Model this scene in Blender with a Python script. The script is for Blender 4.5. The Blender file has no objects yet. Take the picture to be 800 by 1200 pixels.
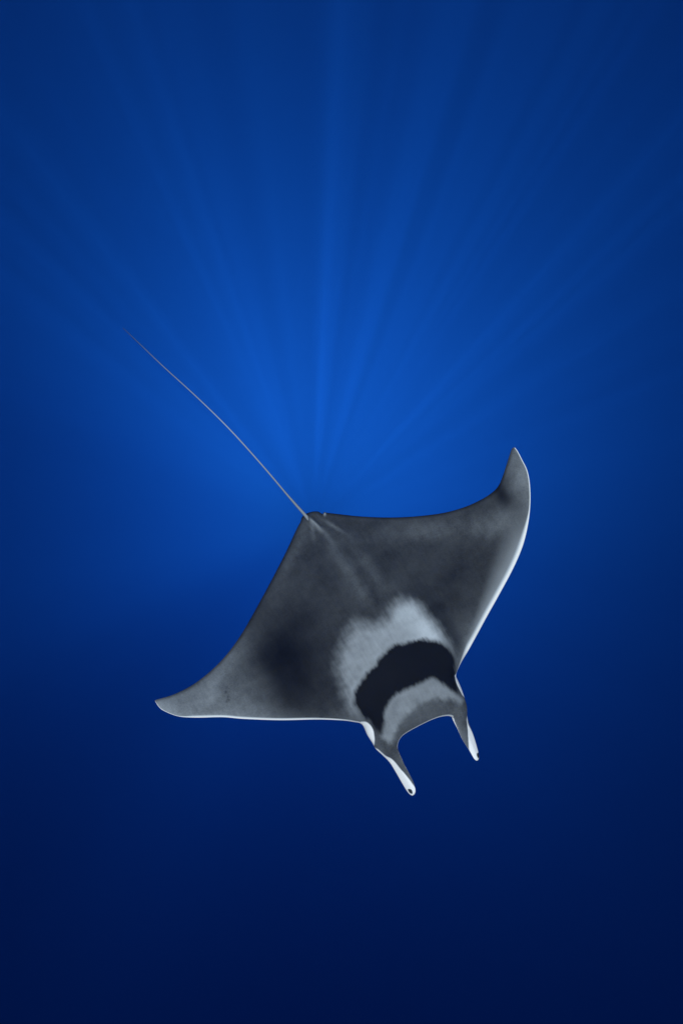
import bpy, math, random
import numpy as np
from mathutils import Vector

random.seed(4)
scene = bpy.context.scene
col = scene.collection

# ---------------------------------------------------------------- camera
PITCH = math.radians(43.0)                 # looking down into the sea
CAM = Vector((0.0, 0.0, -6.0))             # six metres under the surface (z = 0)
RIGHT = Vector((1, 0, 0))
FWD = Vector((0, math.cos(PITCH), -math.sin(PITCH)))
UP = Vector((0, math.sin(PITCH), math.cos(PITCH)))
cam_data = bpy.data.cameras.new('camera')
cam_data.sensor_fit = 'VERTICAL'
cam_data.sensor_height = 36.0
cam_data.lens = 24.0
cam_data.clip_start = 0.05
cam_data.clip_end = 5000.0
cam = bpy.data.objects.new('camera', cam_data)
cam.location = CAM
cam.rotation_euler = (math.pi / 2 - PITCH, 0, 0)
col.objects.link(cam)
scene.camera = cam
FPX = 1200 * 24.0 / 36.0                   # focal length in photograph pixels


def ray(px, py):
    """direction (unit depth along the view axis) through a photograph pixel"""
    return FWD + RIGHT * ((px - 400.0) / FPX) + UP * ((600.0 - py) / FPX)


# ---------------------------------------------------------------- sky and sun
SUN_DIR = ray(367, 615).normalized()       # the way the sunlight travels
sun_el = math.asin(-SUN_DIR.z)
sun_az = math.atan2(-SUN_DIR.x, -SUN_DIR.y)
world = bpy.data.worlds.new('World')
scene.world = world
world.use_nodes = True
wn = world.node_tree.nodes
wl = world.node_tree.links
wn.clear()
sky = wn.new('ShaderNodeTexSky')
sky.sky_type = 'NISHITA'
sky.sun_disc = False
sky.sun_elevation = sun_el
sky.sun_rotation = sun_az
bg = wn.new('ShaderNodeBackground')
bg.inputs['Strength'].default_value = 0.05
wo = wn.new('ShaderNodeOutputWorld')
wl.new(sky.outputs[0], bg.inputs['Color'])
wl.new(bg.outputs[0], wo.inputs['Surface'])

sun_data = bpy.data.lights.new('sun', 'SUN')
sun_data.energy = 5.0
sun_data.angle = math.radians(0.5)
sun_data.color = (1.0, 0.98, 0.96)
sun = bpy.data.objects.new('sun', sun_data)
sun.rotation_euler = SUN_DIR.to_track_quat('-Z', 'Y').to_euler()
sun.location = (0, -20, 30)
col.objects.link(sun)

vs = scene.view_settings
scene.display_settings.display_device = 'sRGB'
vs.view_transform = 'Standard'
vs.look = 'None'
vs.exposure = 1.5
vs.gamma = 1.0
vs.use_curve_mapping = False
scene.render.engine = 'CYCLES'
scene.cycles.use_denoising = True
scene.cycles.denoiser = 'OPENIMAGEDENOISE'
scene.cycles.volume_bounces = 0
scene.cycles.transparent_max_bounces = 16


# ---------------------------------------------------------------- node helpers
def new_mat(name):
    m = bpy.data.materials.new(name)
    m.use_nodes = True
    m.node_tree.nodes.clear()
    return m, m.node_tree.nodes, m.node_tree.links


def math_node(n, l, op, a, b=None, clamp=False):
    k = n.new('ShaderNodeMath')
    k.operation = op
    k.use_clamp = clamp
    for q, v in enumerate((a, b)):
        if v is None:
            continue
        if isinstance(v, (int, float)):
            k.inputs[q].default_value = v
        else:
            l.new(v, k.inputs[q])
    return k.outputs[0]


def ramp01(n, l, v, lo, hi, a=0.0, b=1.0, smooth=True):
    k = n.new('ShaderNodeMapRange')
    k.interpolation_type = 'SMOOTHSTEP' if smooth else 'LINEAR'
    k.inputs['From Min'].default_value = lo
    k.inputs['From Max'].default_value = hi
    k.inputs['To Min'].default_value = a
    k.inputs['To Max'].default_value = b
    l.new(v, k.inputs['Value'])
    return k.outputs[0]


# ---------------------------------------------------------------- the sea
HALF, DEEP = 1500.0, 1500.0


def box_mesh(name, x0, x1, y0, y1, z0, z1):
    v = [(x, y, z) for z in (z0, z1) for y in (y0, y1) for x in (x0, x1)]
    f = [(0, 2, 3, 1), (4, 5, 7, 6), (0, 1, 5, 4), (2, 6, 7, 3), (0, 4, 6, 2), (1, 3, 7, 5)]
    m = bpy.data.meshes.new(name)
    m.from_pydata(v, [], f)
    m.update()
    return m


wm, n, l = new_mat('sea_water')
out = n.new('ShaderNodeOutputMaterial')
DENS = 0.0045
# scattering of each colour of light, with its own backward lobe; the blue
# carries farthest; the absorption makes up an even extinction
parts = [((1, 0, 0), 0.0044, -0.64), ((0, 1, 0), 0.074, -0.66), ((0, 0, 1), 0.405, -0.45)]
acc = None
for c, s, g in parts:
    vsn = n.new('ShaderNodeVolumeScatter')
    vsn.inputs['Color'].default_value = (*c, 1)
    vsn.inputs['Density'].default_value = DENS * s
    vsn.inputs['Anisotropy'].default_value = g
    if acc is None:
        acc = vsn.outputs[0]
    else:
        ad = n.new('ShaderNodeAddShader')
        l.new(acc, ad.inputs[0])
        l.new(vsn.outputs[0], ad.inputs[1])
        acc = ad.outputs[0]
va = n.new('ShaderNodeVolumeAbsorption')
va.inputs['Color'].default_value = (parts[0][1], parts[1][1], parts[2][1], 1)   # absorbs 1 - colour
va.inputs['Density'].default_value = DENS
ad = n.new('ShaderNodeAddShader')
l.new(acc, ad.inputs[0])
l.new(va.outputs[0], ad.inputs[1])
l.new(ad.outputs[0], out.inputs['Volume'])
water = bpy.data.objects.new('water', box_mesh('water', -HALF, HALF, -HALF, HALF, -DEEP, 0.6))
water.data.materials.append(wm)
water['kind'] = 'structure'
col.objects.link(water)

# the rippled surface: sun shafts are put into its transparency as a noise pattern
sm, n, l = new_mat('rippled_surface')
out = n.new('ShaderNodeOutputMaterial')
tc = n.new('ShaderNodeTexCoord')
sep = n.new('ShaderNodeSeparateXYZ')
l.new(tc.outputs['Object'], sep.inputs[0])


def noise(scale, detail=1.0, off=(0, 0, 0), rough=0.5, dist=0.0):
    mp = n.new('ShaderNodeMapping')
    mp.inputs['Location'].default_value = off
    l.new(tc.outputs['Object'], mp.inputs['Vector'])
    k = n.new('ShaderNodeTexNoise')
    k.inputs['Scale'].default_value = scale
    k.inputs['Detail'].default_value = detail
    k.inputs['Roughness'].default_value = rough
    k.inputs['Distortion'].default_value = dist
    l.new(mp.outputs[0], k.inputs['Vector'])
    return k.outputs['Fac']


E1 = SUN_DIR.cross(Vector((0, 0, 1))).normalized()
E2 = E1.cross(SUN_DIR).normalized()


def dot_to(e, off):
    k = n.new('ShaderNodeVectorMath')
    k.operation = 'DOT_PRODUCT'
    l.new(tc.outputs['Object'], k.inputs[0])
    k.inputs[1].default_value = e
    return math_node(n, l, 'SUBTRACT', k.outputs['Value'], CAM.dot(e) + off)


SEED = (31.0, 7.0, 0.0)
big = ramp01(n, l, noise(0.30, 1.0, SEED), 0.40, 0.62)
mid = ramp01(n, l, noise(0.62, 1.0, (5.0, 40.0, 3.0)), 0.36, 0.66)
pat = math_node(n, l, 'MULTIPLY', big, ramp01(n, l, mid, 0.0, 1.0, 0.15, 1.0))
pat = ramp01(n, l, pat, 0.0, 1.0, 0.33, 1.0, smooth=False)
# added light mask: shaft pattern kept ahead, faded to even transmission elsewhere
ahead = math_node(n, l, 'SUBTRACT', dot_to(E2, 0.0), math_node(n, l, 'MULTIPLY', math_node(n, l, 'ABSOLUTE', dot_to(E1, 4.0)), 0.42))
shaft_mask = ramp01(n, l, ahead, -6.0, 14.0, 0.10, 1.0)
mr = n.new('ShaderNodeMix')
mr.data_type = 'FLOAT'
l.new(shaft_mask, mr.inputs[0])
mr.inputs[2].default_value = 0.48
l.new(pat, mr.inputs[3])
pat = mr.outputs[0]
# added patch of even, dimmed transmission where the sun's rays to the animal cross
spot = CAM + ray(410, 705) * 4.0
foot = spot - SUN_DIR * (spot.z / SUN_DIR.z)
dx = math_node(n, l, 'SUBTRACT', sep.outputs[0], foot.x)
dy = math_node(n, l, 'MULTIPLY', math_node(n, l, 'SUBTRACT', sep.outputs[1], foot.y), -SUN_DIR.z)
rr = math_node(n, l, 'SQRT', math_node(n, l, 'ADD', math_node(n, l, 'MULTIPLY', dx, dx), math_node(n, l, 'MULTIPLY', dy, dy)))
dim_spot = ramp01(n, l, rr, 3.0, 20.0, 1.0, 0.0)
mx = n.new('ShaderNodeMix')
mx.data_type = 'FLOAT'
l.new(dim_spot, mx.inputs[0])
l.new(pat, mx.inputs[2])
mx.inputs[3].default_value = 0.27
# light falloff put into the transparency: bright round a centre ahead, dark outwards
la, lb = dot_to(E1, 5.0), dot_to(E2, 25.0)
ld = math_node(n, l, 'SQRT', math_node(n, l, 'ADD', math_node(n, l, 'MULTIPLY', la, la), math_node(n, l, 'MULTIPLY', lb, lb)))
fade_dist = math_node(n, l, 'ADD', ld, math_node(n, l, 'MULTIPLY', math_node(n, l, 'SUBTRACT', noise(0.03, 2.0, (3.0, 9.0, 0.0)), 0.5), 30.0))
clear = ramp01(n, l, fade_dist, 20.0, 70.0, 1.0, 0.04)  # the added light falloff, not clearer water
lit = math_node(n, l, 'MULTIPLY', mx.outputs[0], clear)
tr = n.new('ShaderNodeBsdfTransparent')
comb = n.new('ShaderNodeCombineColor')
deep = math_node(n, l, 'MULTIPLY', lit, math_node(n, l, 'POWER', clear, 0.6))      # the added falloff darkens red and green more than blue
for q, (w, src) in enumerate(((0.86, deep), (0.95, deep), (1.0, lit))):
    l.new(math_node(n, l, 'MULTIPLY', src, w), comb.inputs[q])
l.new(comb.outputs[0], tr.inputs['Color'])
gl = n.new('ShaderNodeBsdfGlossy')
gl.inputs['Roughness'].default_value = 0.08
ms = n.new('ShaderNodeMixShader')
ms.inputs[0].default_value = 0.04
l.new(tr.outputs[0], ms.inputs[1])
l.new(gl.outputs[0], ms.inputs[2])
l.new(ms.outputs[0], out.inputs['Surface'])

ax = np.concatenate([[-HALF + 1, -400, -200, -120, -80], np.linspace(-60, 60, 161), [80, 120, 200, 400, HALF - 1]])
X, Y = np.meshgrid(ax, ax)
Z = (0.06 * np.sin(0.55 * X + 0.9 * Y) + 0.04 * np.sin(1.3 * X - 0.5 * Y + 1) + 0.03 * np.sin(2.1 * Y + 0.7 * X)
     + 0.12 * np.sin(0.13 * X - 0.2 * Y))
K = len(ax)
idx = np.arange(K * K).reshape(K, K)
F = np.stack([idx[:-1, :-1], idx[:-1, 1:], idx[1:, 1:], idx[1:, :-1]], -1).reshape(-1, 4)
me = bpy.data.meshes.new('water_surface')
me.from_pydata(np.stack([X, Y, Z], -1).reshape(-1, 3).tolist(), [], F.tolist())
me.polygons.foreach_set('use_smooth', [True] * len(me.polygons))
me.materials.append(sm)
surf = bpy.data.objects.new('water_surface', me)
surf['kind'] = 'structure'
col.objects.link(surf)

# ---------------------------------------------------------------- the ray
# Outlines were read off the photograph in pixels; each point is carried on to the
# animal's own body plane (about 4 m away, 2.6 m from wing tip to wing tip).
N_CAM = np.array([0.06, 0.33, 0.94])                       # back of the animal, in camera axes
N_CAM /= np.linalg.norm(N_CAM)
A_CAM = 4.0 * np.array([(430 - 400) / FPX, (600 - 720) / FPX, -1.0])
BASIS = np.array([RIGHT, UP, -FWD])                        # camera axes in the world
CAMP = np.array(CAM)
NRM = N_CAM @ BASIS


def on_body(px, lift):
    """photograph pixels (n,2) and heights above the body plane (n,) -> world points"""
    d = np.stack([(px[:, 0] - 400) / FPX, (600 - px[:, 1]) / FPX, -np.ones(len(px))], 1)
    t = ((A_CAM @ N_CAM) + lift) / (d @ N_CAM)
    return (d * t[:, None]) @ BASIS + CAMP


def catmull(P, u):
    P = np.asarray(P, float)
    u = np.clip(np.asarray(u, float), 0, len(P) - 1)
    i = np.minimum(np.floor(u).astype(int), len(P) - 2)
    f = (u - i)[:, None]
    Q = np.vstack([2 * P[0] - P[1], P, 2 * P[-1] - P[-2]])
    a, b, c, d = Q[i], Q[i + 1], Q[i + 2], Q[i + 3]
    return 0.5 * (2 * b + (c - a) * f + (2 * a - 5 * b + 4 * c - d) * f ** 2 + (3 * b - a - 3 * c + d) * f ** 3)


# front edge: left wing tip -> cheek -> left head fin -> mouth -> right head fin -> right wing tip
LE = [(182, 822), (186, 828), (192, 833), (209, 839.5), (230, 841), (261, 840.5), (286, 842.5), (328, 844), (370, 843.2),
      (398, 844), (414, 846), (424, 849),                                     # 11 left cheek
      (430, 861), (436, 870.5), (440, 877.5),                                    # 14 fin starts, outer
      (447, 884), (456, 893), (463, 904), (471, 918), (478, 929), (483, 932.5),   # 20 fin tip
      (486.5, 928), (485, 919), (480.5, 909), (475, 899), (470.5, 889), (466, 880), (466, 871),   # 27 fin root, inner
      (470, 863.5), (479, 857), (496, 848), (507, 843), (517, 839.8), (527, 839.3),  # 33 mouth
      (533, 844), (537, 855), (540.5, 865), (546, 874), (551, 882), (555, 889), (558.5, 891.5),   # 40 fin tip
      (561, 888), (559.5, 879), (554.5, 862), (550, 850), (547, 840),
      (546.4, 828), (543, 816), (539, 805), (535.5, 797),                    # 49
      (533.5, 791),                                                          # 50 right cheek
      (539.6, 777), (548, 763), (558, 745), (571, 721), (585, 696), (601, 666), (612, 640), (618, 616), (620.8, 593),
      (620.6, 570), (617.6, 552), (611, 538), (606, 528.5), (602.4, 524)]
TE = [(182, 822), (183.5, 820), (205.5, 813), (231, 799), (258, 775.5), (281, 746), (306, 702.5), (332, 653), (347, 621), (352, 611.5), (353.5, 606.5),
      (356.5, 603.5), (361, 601), (367, 599.4), (373, 599.6), (377.5, 602), (380.5, 600), (383, 600.8), (400, 602.8), (420, 605), (450, 606.4), (480, 605.6),
      (515, 601.8), (543, 594.6), (566, 584), (580, 573.8), (586.3, 564), (592, 548), (596.7, 533), (599.4, 526), (602.4, 524)]
MATCH = [(0, 0), (2, 1.6), (4, 3), (6, 5), (8, 7), (11, 8.4), (14, 9.6), (20, 10.4), (27, 11.2), (30, 13), (33, 14.6), (40, 15.8), (46, 16.8), (50, 18.2),
         (54, 21), (57, 23.7), (59, 25.6), (62, 28.3), (64, 30)]
uu = []
for k in range(len(LE) - 1):
    seg = math.dist(LE[k], LE[k + 1])
    cnt = max(4, int(seg / 1.6))
    uu += [k + q / cnt for q in range(cnt)]
uu = np.array(uu + [len(LE) - 1.0])
uu[0] = 0.03
uu[-1] = len(LE) - 1.03
tau = np.interp(uu, [m[0] for m in MATCH], [m[1] for m in MATCH])
# smooth the matching a little so that the mesh flows
ker = np.hanning(15)
ker /= ker.sum()
tau_s = np.convolve(np.pad(tau, 7, mode='edge'), ker, mode='valid')
tau = np.where((uu > 3) & (uu < 60), tau_s, tau)
Lp = catmull(LE, uu)
Tp = catmull(TE, tau)
chord = Tp - Lp
cl = np.linalg.norm(chord, axis=1, keepdims=True)
Mp = Lp + chord / np.maximum(cl, 1e-6) * np.minimum(12.0, 0.35 * cl)


def inset_at(k):
    return Mp[np.argmin(abs(uu - k))]


for a, b in ((14, 27), (33, 46)):
    s = (uu > a) & (uu < b)
    pa, pb = inset_at(a), inset_at(b)
    # spread over the fin's root by arc length along its edge
    f = np.concatenate([[0], np.cumsum(np.linalg.norm(np.diff(Lp[s], axis=0), axis=1))])
    f = (f / f[-1])[:, None]
    Mp[s] = pa * (1 - f) + pb * f
NI = len(uu)
J1, J2 = 110, 26
t1 = np.linspace(0, 1, J1 + 1)
t1 = 1 - (1 - t1) ** 1.0
t1 = 0.5 * t1 + 0.5 * (1 - np.cos(t1 * math.pi)) / 2                    # finer at the rear edge
t2 = np.linspace(0, 1, J2 + 1)[1:]
t2 = 0.35 * t2 + 0.65 * np.sin(t2 * math.pi / 2)                         # finer at the front edge
G = np.concatenate([Tp[:, None] + (Mp - Tp)[:, None] * t1[None, :, None],
                    Mp[:, None] + (Lp - Mp)[:, None] * t2[None, :, None]], 1)
NJ = G.shape[1]
P = G.reshape(-1, 2)


def seg_dist(P, poly, closed=False):
    Q = np.asarray(poly, float)
    A, B = (Q, np.roll(Q, -1, 0)) if closed else (Q[:-1], Q[1:])
    best = np.full(len(P), 1e9)
    for a, b in zip(A, B):
        ab = b - a
        tt = np.clip(((P - a) @ ab) / max(ab @ ab, 1e-9), 0, 1)
        best = np.minimum(best, np.linalg.norm(P - a - tt[:, None] * ab, axis=1))
    return best


def inside(P, poly):
    Q = np.asarray(poly, float)
    r = np.zeros(len(P), bool)
    for (x0, y0), (x1, y1) in zip(Q, np.roll(Q, -1, 0)):
        c = (y0 > P[:, 1]) != (y1 > P[:, 1])
        xx = (x1 - x0) * (P[:, 1] - y0) / ((y1 - y0) if y1 != y0 else 1e-9) + x0
        r ^= c & (P[:, 0] < xx)
    return r


def sdf(P, pts):
    n_ = len(pts)
    Q = catmull(list(pts) + [pts[0]], np.linspace(0, n_, n_ * 5 + 1))[:-1]
    d = seg_dist(P, Q, True)
    return np.where(inside(P, Q), d, -d)


def sstep(x, a, b):
    t = np.clip((x - a) / (b - a), 0, 1)
    return t * t * (3 - 2 * t)


def gauss(P, c, rx, ry=None, ang=0.0):
    ry = ry or rx
    d = P - np.array(c)
    ca, sa = math.cos(ang), math.sin(ang)
    return np.exp(-((d[:, 0] * ca + d[:, 1] * sa) / rx) ** 2 - ((-d[:, 0] * sa + d[:, 1] * ca) / ry) ** 2)


TAILB = np.array([364.0, 604.0])
AXD = np.array([0.515, 0.857])
LAD = np.array([0.857, -0.515])
lat = (P - TAILB) @ LAD                    # + towards the right wing
axl = (P - TAILB) @ AXD                    # + towards the head
dLE = seg_dist(P, Lp[::2])
dTE = seg_dist(P, Tp[::2])
dOut = np.minimum(dLE, dTE)
ui = np.repeat(uu, NJ)
tj = np.tile(np.arange(NJ) / (NJ - 1), NI)


def across(P, a, b):
    a, b = np.array(a, float), np.array(b, float)
    d = (b - a) / np.linalg.norm(b - a)
    nn = np.array([-d[1], d[0]])
    return (P - a) @ nn, (P - a) @ d


acL, alL = across(P, (452, 878), (485, 931))
acR, alR = across(P, (540, 838), (560, 890))
finL = sstep(alL, -3, 16) * (1 - sstep(np.abs(acL), 22, 34))
finR = sstep(alR, -3, 16) * (1 - sstep(np.abs(acR), 16, 26))
fin = np.maximum(finL, finR)

# --- height of the middle sheet above the body plane: both wings lifted, tips curling
sR = np.clip(lat / 245.0, 0, 1.1)
sL = np.clip(-lat / 265.0, 0, 1.1)
lift = 0.26 * sR ** 2 + 0.10 * sstep(sR, 0.78, 1.05) + 0.22 * sL ** 2 + 0.03 * sstep(sL, 0.8, 1.05)
lift -= 0.05 * sstep(axl, 200, 290)        # the head dips
# slow waves in the wings
lift += 0.035 * np.sin((axl - 60) / 55.0) * sR + 0.02 * np.sin((axl - 90) / 60.0) * sL
# head fins: blades that hang, outer edge lower
lift -= 0.05 * fin
lift += finL * np.clip(acL * -0.004, -0.08, 0.08) - finL * 0.0022 * np.clip(alL, 0, 70)
lift += finR * np.clip(acR * 0.004, -0.08, 0.08) - finR * 0.0022 * np.clip(alR, 0, 70)

# --- thickness
R_LE, R_TE = 16.0, 26.0
eL = np.sqrt(np.clip(1 - (1 - np.clip(dLE / R_LE, 0, 1)) ** 2, 0, 1))
eT = np.clip(1 - (1 - np.clip(dTE / R_TE, 0, 1)) ** 2, 0, 1) ** 0.6
edge = eL * eT
wing = 0.016 + 0.028 * sstep(dOut, 4, 80)
axp = sstep(axl, -8, 120) * (1 - 0.55 * sstep(axl, 205, 300))
wid = 62 + 10 * sstep(axl, 60, 160) - 8 * sstep(axl, 200, 260)
bulge = 0.180 * np.exp(-np.abs((lat + 8) / wid) ** 2.6) * axp
shoulder = 0.028 * np.exp(-((np.abs(lat + 10) - 58) / 16) ** 2) * sstep(axl, 130, 175) * (1 - sstep(axl, 225, 255))
groove = -0.026 * np.exp(-((np.abs(lat + 10) - 86) / 11) ** 2) * sstep(axl, 140, 190) * (1 - sstep(axl, 235, 262))
folds = 0.006 * np.exp(-((lat + 4 - 0.02 * axl) / 5.5) ** 2) * sstep(axl, 15, 45) * (1 - sstep(axl, 120, 160))
for o_, w_, s_ in ((-14, 4, -0.004), (13, 5, -0.004), (-27, 6, 0.0035), (25, 6, 0.003)):
    folds += s_ * np.exp(-((lat - o_ * (0.35 + axl / 110)) / w_) ** 2) * sstep(axl, 15, 45) * (1 - sstep(axl, 100, 150))
top = edge * (wing + bulge + shoulder + groove + folds)
# little back fin where the tail begins, and the folds of the hip fins
ac0, al0 = across(P, (356.5, 602), (378.5, 627))
ridge = np.exp(-(ac0 / (2.0 + 0.05 * np.clip(al0, 0, 40))) ** 2) * sstep(al0, -1, 7) * (1 - sstep(al0, 18, 38))
top += 0.030 * ridge * (0.4 + 0.6 * sstep(al0, 4, 24))
top -= 0.012 * np.exp(-((ac0 - 6) / 2.5) ** 2) * sstep(al0, 2, 8) * (1 - sstep(al0, 22, 32)) * edge
top -= 0.012 * np.exp(-((ac0 + 6) / 2.5) ** 2) * sstep(al0, 2, 8) * (1 - sstep(al0, 22, 32)) * edge
ft = np.clip(dOut / 6.0, 0, 1) ** 0.55
fin_th = 0.016 * ft
top = top * (1 - fin) + fin_th * fin
bot = edge * (wing * 0.8 + bulge * 0.75) * (1 - fin) + fin_th * fin

mid_pt = on_body(P, lift)
# surface normal of the middle sheet, for a thickness across the sheet itself
Mg = mid_pt.reshape(NI, NJ, 3)
du = np.gradient(Mg, axis=0)
dv = np.gradient(Mg, axis=1)
nn = np.cross(du, dv).reshape(-1, 3)
nn *= np.sign(nn @ NRM)[:, None]
nl = np.linalg.norm(nn, axis=1, keepdims=True)
nn = np.where(nl > 1e-9, nn / np.maximum(nl, 1e-9), NRM)
wn_ = 0.7 * sstep(np.abs(lat + 8), 95, 150)[:, None]
nn = nn * wn_ + NRM * (1 - wn_)
nn /= np.linalg.norm(nn, axis=1, keepdims=True)
VT = mid_pt + nn * top[:, None]
VB = mid_pt - nn * bot[:, None]

# --- skin markings, as signed distances in pixels of the photograph (about 5 mm each)
z2 = lambda pts: [(370 + x / 3.478, 680 + y / 3.478) for x, y in pts]
patch = sdf(P, z2([(560, 380), (545, 315), (505, 240), (440, 160), (385, 112), (330, 104), (292, 128), (268, 172), (235, 190), (205, 190), (150, 188), (112, 225), (84, 290),
                   (74, 365), (92, 440), (128, 520), (165, 565), (230, 600), (300, 480), (420, 380), (520, 380)]))
band = sdf(P, z2([(556, 372), (540, 318), (490, 272), (440, 264), (395, 268), (340, 280), (290, 292), (255, 325), (228, 362), (190, 400), (166, 436), (150, 482), (156, 520),
                  (190, 562), (228, 602), (258, 628), (268, 590), (264, 545), (290, 492), (335, 458), (395, 436), (450, 410), (500, 430), (535, 450), (563, 464), (560, 420)]))
crown = sdf(P, z2([(563, 468), (500, 425), (450, 400), (395, 430), (335, 452), (288, 490), (262, 545), (266, 590), (258, 632), (300, 660), (318, 615), (345, 566), (400, 518), (470, 493), (530, 490), (575, 505), (590, 490)]))
cheekL = sdf(P, [(422, 846), (428, 846.5), (433, 851), (436.5, 858), (438, 867), (436.5, 876), (425, 872), (419, 858)])
cheekR = sdf(P, [(529.5, 793), (531, 801), (536, 811), (541, 817), (550, 820), (548, 800), (537, 788)])
# pale head fins: the white outer faces
zf = lambda pts: [(400 + x / 4.444, 830 + y / 4.444) for x, y in pts]
finwL = sdf(P, zf([(165, 200), (190, 215), (225, 245), (262, 265), (300, 310), (335, 350), (362, 385), (386, 420), (390, 450), (372, 468), (335, 430), (290, 350), (240, 280), (190, 250), (160, 215)]))
finwR = sdf(P, zf([(650, 40), (657, 80), (672, 110), (695, 160), (712, 205), (722, 250), (716, 285), (700, 280), (672, 240), (660, 205), (655, 150), (652, 100), (645, 60)]))
white = np.maximum.reduce([cheekL, cheekR, finwL, finwR])
tipd = np.maximum(sdf(P, zf([(341, 420), (356, 419), (366, 428), (368, 446), (352, 440)])), sdf(P, zf([(700, 236), (712, 230), (716, 246), (712, 262), (702, 250)])))
# pale front margin, wider on the right wing where the belly's white shows round the edge
wR = 5.8 * sstep(P[:, 1], 590, 640) * sstep(P[:, 0], 531, 545) * (lat > 0) + 1.2 * (lat > 0)
wL = 2.4 * sstep(P[:, 0], 205, 235) * (1 - 0.5 * sstep(P[:, 0], 340, 420)) * (lat < 0) + 0.5 * (lat < 0)
mw = (wR + wL) * ((ui < 11.5) | (ui > 49.5)) + 1.7 * ((ui >= 26) & (ui <= 35))
margin = np.clip(1 - dLE / np.maximum(mw, 0.05), 0, 1)
soft = np.clip(1 - dLE / (12 + 26 * sstep(P[:, 0], 540, 590)), 0, 1) ** 2 * sstep(P[:, 1], 585, 650) * (lat > 0) * (ui > 49.5) * sstep(ui, 49.5, 52)
# slow tone: slate, paler tips, darker wing middles; form shading is put in too
tone = 0.048 + 0.0 * lat
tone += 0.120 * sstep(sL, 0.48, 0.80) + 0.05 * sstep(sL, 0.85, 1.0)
tone += 0.034 * gauss(P, (266, 782), 12, 42, 0.65)
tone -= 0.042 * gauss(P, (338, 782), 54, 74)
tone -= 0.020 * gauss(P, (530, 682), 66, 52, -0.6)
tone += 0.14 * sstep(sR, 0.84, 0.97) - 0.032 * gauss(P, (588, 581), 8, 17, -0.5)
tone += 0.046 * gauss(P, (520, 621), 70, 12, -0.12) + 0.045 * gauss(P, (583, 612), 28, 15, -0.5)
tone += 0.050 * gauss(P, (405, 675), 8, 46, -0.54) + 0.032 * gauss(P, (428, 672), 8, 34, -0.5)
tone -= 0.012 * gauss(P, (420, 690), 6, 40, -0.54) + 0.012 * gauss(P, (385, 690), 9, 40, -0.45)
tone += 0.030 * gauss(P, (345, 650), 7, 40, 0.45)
tone += 0.05 * gauss(P, (556, 742), 13, 34, 0.55) + 0.045 * np.exp(-dLE / 9.0) * (lat < -70)
tone *= 0.45 + 0.55 * sstep(dTE, 0, 5)  # rear edge darkened: shade of the edge turning away put into the tone
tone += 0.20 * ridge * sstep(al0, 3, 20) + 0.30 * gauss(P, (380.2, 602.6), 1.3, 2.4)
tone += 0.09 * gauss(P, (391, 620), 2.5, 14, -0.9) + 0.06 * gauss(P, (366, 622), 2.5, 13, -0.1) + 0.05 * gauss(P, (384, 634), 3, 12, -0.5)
tone -= 0.022 * gauss(P, (366, 607), 8, 6)
tone += 0.03 * gauss(P, (421, 838), 18, 9) + 0.07 * gauss(P, (535, 782), 8, 14)
head = sstep(axl, 236, 262) * np.exp(-(np.abs(lat + 8) / 80) ** 6)
tone = tone * (1 - head) + (0.082 + 0.04 * np.exp(-dLE / 5.0)) * head
tone = np.clip(tone, 0.008, 0.5)
patchv = 0.30 + 0.24 * gauss(P, (505, 735), 34, 40) + 0.05 * gauss(P, (470, 712), 26) - 0.05 * gauss(P, (420, 800), 25, 40)
spots = 0.8 * np.maximum.reduce([gauss(P, c, 1.1, 1.4) for c in ((264.5, 812), (267, 817.5), (267.5, 821), (265.8, 822.8), (228, 789), (551, 757), (548, 766), (556, 752))])

# --- mesh: the upper and lower skins share their rim
NV = NI * NJ
gi = np.arange(NV).reshape(NI, NJ)
gb = gi + NV
gb[:, 0] = gi[:, 0]
gb[:, -1] = gi[:, -1]
V = np.concatenate([VT, VB])


def quads(g, flip):
    q = np.stack([g[:-1, :-1], g[1:, :-1], g[1:, 1:], g[:-1, 1:]], -1).reshape(-1, 4)
    return q[:, ::-1] if flip else q


Fs = np.concatenate([quads(gi, False), quads(gb, True)])
attr = {}
zz = np.zeros(NV)
under = np.concatenate([zz, zz + 1])
for nm, v in dict(patch=patch, band=band, crown=crown, white=white, tipdark=tipd, margin=margin, softedge=soft, tone=tone, spots=spots, fin=fin, patchv=patchv).items():
    attr[nm] = np.concatenate([v, v])
attr['under'] = under
attr['lat'] = np.concatenate([lat, lat]) / 100
attr['axl'] = np.concatenate([axl, axl]) / 100

# --- tail: a whip that grows out of the back
TL = [(377, 624), (370, 617), (363, 610), (356, 602), (337.5, 581), (307.5, 545.6), (270, 504), (232.5, 467), (191, 429), (166, 405), (144.4, 384.4)]
tu = np.linspace(0, len(TL) - 1, 150)
tp = catmull(TL, tu)
s_ = np.concatenate([[0], np.cumsum(np.linalg.norm(np.diff(tp, axis=0), axis=1))])
s_ /= s_[-1]
tl_lift = np.interp(s_, [0, 0.05, 0.09, 0.3, 1], [-0.02, 0.010, 0.015, 0.02, 0.0])
tw = on_body(tp, tl_lift)
rad = np.interp(s_, [0, 0.06, 0.10, 0.2, 0.5, 0.8, 1.0], [0.009, 0.0115, 0.0085, 0.0048, 0.0038, 0.0030, 0.0016])
tang = np.gradient(tw, axis=0)
tang /= np.linalg.norm(tang, axis=1, keepdims=True)
sd = np.cross(tang, NRM)
sd /= np.linalg.norm(sd, axis=1, keepdims=True)
u2 = np.cross(sd, tang)
RG = 10
ang = np.arange(RG) / RG * 2 * math.pi
TV = (tw[:, None] + rad[:, None, None] * (np.cos(ang)[None, :, None] * sd[:, None] + np.sin(ang)[None, :, None] * u2[:, None]))
base = len(V)
g = np.arange(150 * RG).reshape(150, RG) + base
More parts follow.
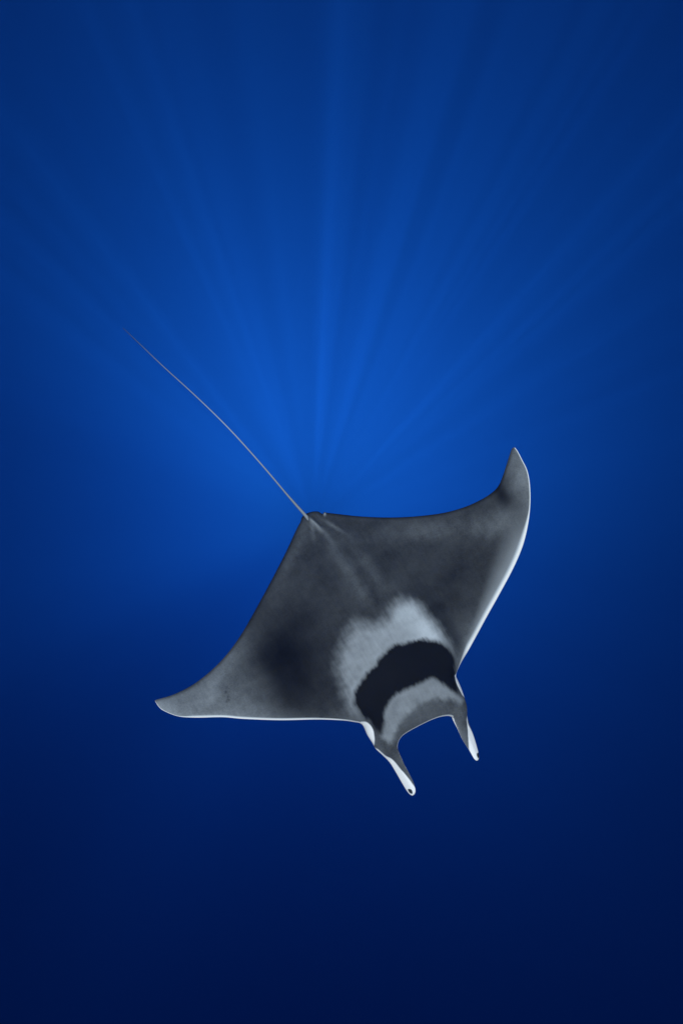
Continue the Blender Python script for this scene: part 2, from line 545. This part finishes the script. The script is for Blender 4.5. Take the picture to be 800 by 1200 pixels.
gq = np.stack([g[:-1], np.roll(g, -1, 1)[:-1], np.roll(g, -1, 1)[1:], g[1:]], -1).reshape(-1, 4)
V = np.concatenate([V, TV.reshape(-1, 3)])
for nm in attr:
    fill = {'tone': None, 'patch': -50, 'band': -50, 'crown': -50, 'white': -50, 'tipdark': -50}.get(nm, 0.0)
    if nm == 'tone':
        a_ = np.interp(s_, [0, 0.05, 0.12, 0.5, 0.8, 1.0], [0.14, 0.28, 0.26, 0.38, 0.22, 0.05])
        a_ = np.repeat(a_, RG)
    else:
        a_ = np.full(150 * RG, fill)
    attr[nm] = np.concatenate([attr[nm], a_])
faces = Fs.tolist() + gq.tolist() + [list(map(int, g[0][::-1])), list(map(int, g[-1]))]

ORIGIN = on_body(np.array([[430.0, 720.0]]), np.array([-0.12]))[0]
me = bpy.data.meshes.new('manta_ray')
me.from_pydata((V - ORIGIN).tolist(), [], faces)
for nm, v in attr.items():
    a = me.attributes.new(nm, 'FLOAT', 'POINT')
    a.data.foreach_set('value', np.ascontiguousarray(v, dtype=np.float32))
me.polygons.foreach_set('use_smooth', [True] * len(me.polygons))
me.update()
me.validate()

# --- skin
km, n, l = new_mat('ray_skin')
out = n.new('ShaderNodeOutputMaterial')
pb = n.new('ShaderNodeBsdfPrincipled')
l.new(pb.outputs[0], out.inputs['Surface'])


def at(nm):
    k = n.new('ShaderNodeAttribute')
    k.attribute_name = nm
    return k.outputs['Fac']


xyz = n.new('ShaderNodeCombineXYZ')
l.new(at('lat'), xyz.inputs[0])
l.new(at('axl'), xyz.inputs[1])
l.new(at('under'), xyz.inputs[2])


def skin_noise(sx, sy, detail=3.0, rough=0.55, off=0.0):
    mp = n.new('ShaderNodeMapping')
    mp.inputs['Scale'].default_value = (sx, sy, 1)
    mp.inputs['Location'].default_value = (off, off * 0.7, off)
    l.new(xyz.outputs[0], mp.inputs['Vector'])
    k = n.new('ShaderNodeTexNoise')
    k.inputs['Scale'].default_value = 1.0
    k.inputs['Detail'].default_value = detail
    k.inputs['Roughness'].default_value = rough
    l.new(mp.outputs[0], k.inputs['Vector'])
    return math_node(n, l, 'SUBTRACT', k.outputs['Fac'], 0.5)


streak = skin_noise(22, 5, 4.0, 0.6)              # brush strokes along the body
mott = skin_noise(7, 9, 2.5, 0.5, 3.1)
cloud = skin_noise(2.2, 2.8, 1.6, 0.45, 7.7)
grain = skin_noise(55, 55, 3.0, 0.7, 1.3)


def wobble(v, *terms):
    for s, k in terms:
        v = math_node(n, l, 'ADD', v, math_node(n, l, 'MULTIPLY', s, k))
    return v


def mixf(f, a, b):
    k = n.new('ShaderNodeMix')
    k.data_type = 'FLOAT'
    for sock, v in ((k.inputs[0], f), (k.inputs[2], a), (k.inputs[3], b)):
        if isinstance(v, (int, float)):
            sock.default_value = v
        else:
            l.new(v, sock)
    return k.outputs[0]


tone_o = at('tone')
val = math_node(n, l, 'MULTIPLY', tone_o, wobble(math_node(n, l, 'ADD', math_node(n, l, 'MULTIPLY', cloud, 1.2), 1.0), (mott, 0.65), (streak, 0.45), (grain, 0.75)))
pm = ramp01(n, l, wobble(at('patch'), (streak, 8.0), (mott, 7.0), (cloud, 10.0)), -9.0, 17.0)
pv = wobble(at('patchv'), (streak, 0.15), (mott, 0.16), (cloud, 0.16))
val = mixf(math_node(n, l, 'MULTIPLY', pm, 0.92), val, pv)
cm = ramp01(n, l, wobble(at('crown'), (mott, 7.0), (streak, 4.0)), -4.5, 4.5)
cv = wobble(math_node(n, l, 'ADD', 0.215, 0.0), (streak, 0.10), (mott, 0.12), (grain, 0.06))
val = mixf(cm, val, cv)
bm_ = ramp01(n, l, wobble(at('band'), (streak, 9.0), (mott, 6.0)), -4.0, 3.4)
val = mixf(bm_, val, wobble(math_node(n, l, 'ADD', 0.008, 0.0), (mott, 0.002)))
val = math_node(n, l, 'MULTIPLY', val, math_node(n, l, 'SUBTRACT', 1.0, math_node(n, l, 'MULTIPLY', at('spots'), 0.75)))
val = mixf(math_node(n, l, 'MULTIPLY', at('softedge'), 0.62), val, 0.44)
val = mixf(ramp01(n, l, at('margin'), 0.0, 0.8), val, 0.78)
wm_ = ramp01(n, l, wobble(at('white'), (mott, 1.0)), -0.6, 0.9)
val = mixf(wm_, val, 0.88)
val = mixf(ramp01(n, l, at('tipdark'), -0.4, 0.6), val, 0.03)
und = ramp01(n, l, at('under'), 0.2, 0.8)
val = mixf(und, val, wobble(math_node(n, l, 'ADD', 0.72, 0.0), (cloud, 0.2)))
val = math_node(n, l, 'MAXIMUM', val, 0.005)
# slate tint for the dark skin, clean white for the pale
tint = n.new('ShaderNodeMix')
tint.data_type = 'RGBA'
tint.inputs[6].default_value = (0.89, 1.0, 1.09, 1)
tint.inputs[7].default_value = (0.97, 1.0, 1.0, 1)
l.new(ramp01(n, l, val, 0.45, 0.75), tint.inputs[0])
vc = n.new('ShaderNodeVectorMath')
vc.operation = 'SCALE'
l.new(tint.outputs[2], vc.inputs[0])
l.new(val, vc.inputs['Scale'])
l.new(vc.outputs[0], pb.inputs['Base Color'])
pb.inputs['Roughness'].default_value = 0.6
pb.inputs['Specular IOR Level'].default_value = 0.012
bp = n.new('ShaderNodeBump')
bp.inputs['Strength'].default_value = 0.12
bp.inputs['Distance'].default_value = 0.004
l.new(grain, bp.inputs['Height'])
l.new(bp.outputs[0], pb.inputs['Normal'])
me.materials.append(km)
ray_ob = bpy.data.objects.new('manta_ray', me)
ray_ob.location = ORIGIN
ray_ob['label'] = 'slate grey manta ray with pale shoulders, black head band and long thin whip tail'
ray_ob['category'] = 'manta ray'
col.objects.link(ray_ob)

# --- eyes, low on the sides of the head
em, n, l = new_mat('eye')
out = n.new('ShaderNodeOutputMaterial')
eb = n.new('ShaderNodeBsdfPrincipled')
en = n.new('ShaderNodeTexNoise')
en.inputs['Scale'].default_value = 60
er = n.new('ShaderNodeValToRGB')
er.color_ramp.elements[0].color = (0.004, 0.004, 0.005, 1)
er.color_ramp.elements[1].color = (0.02, 0.02, 0.024, 1)
l.new(en.outputs['Fac'], er.inputs[0])
l.new(er.outputs[0], eb.inputs['Base Color'])
eb.inputs['Roughness'].default_value = 0.12
l.new(eb.outputs[0], out.inputs['Surface'])
import bmesh
for px, side in (((438.6, 865.5), -1), ((536.8, 809.5), 1)):
    c = on_body(np.array([px], float), np.array([-0.075]))[0]
    bm = bmesh.new()
    bmesh.ops.create_uvsphere(bm, u_segments=20, v_segments=12, radius=0.019)
    for v in bm.verts:                       # a lens bulging out of its socket
        v.co.z *= 0.85
        if v.co.z > 0:
            v.co.z *= 1.15
    em_ = bpy.data.meshes.new('eye')
    bm.to_mesh(em_)
    bm.free()
    em_.polygons.foreach_set('use_smooth', [True] * len(em_.polygons))
    em_.materials.append(em)
    e = bpy.data.objects.new('eye', em_)
    e.parent = ray_ob
    e.location = Vector(c - ORIGIN)
    col.objects.link(e)
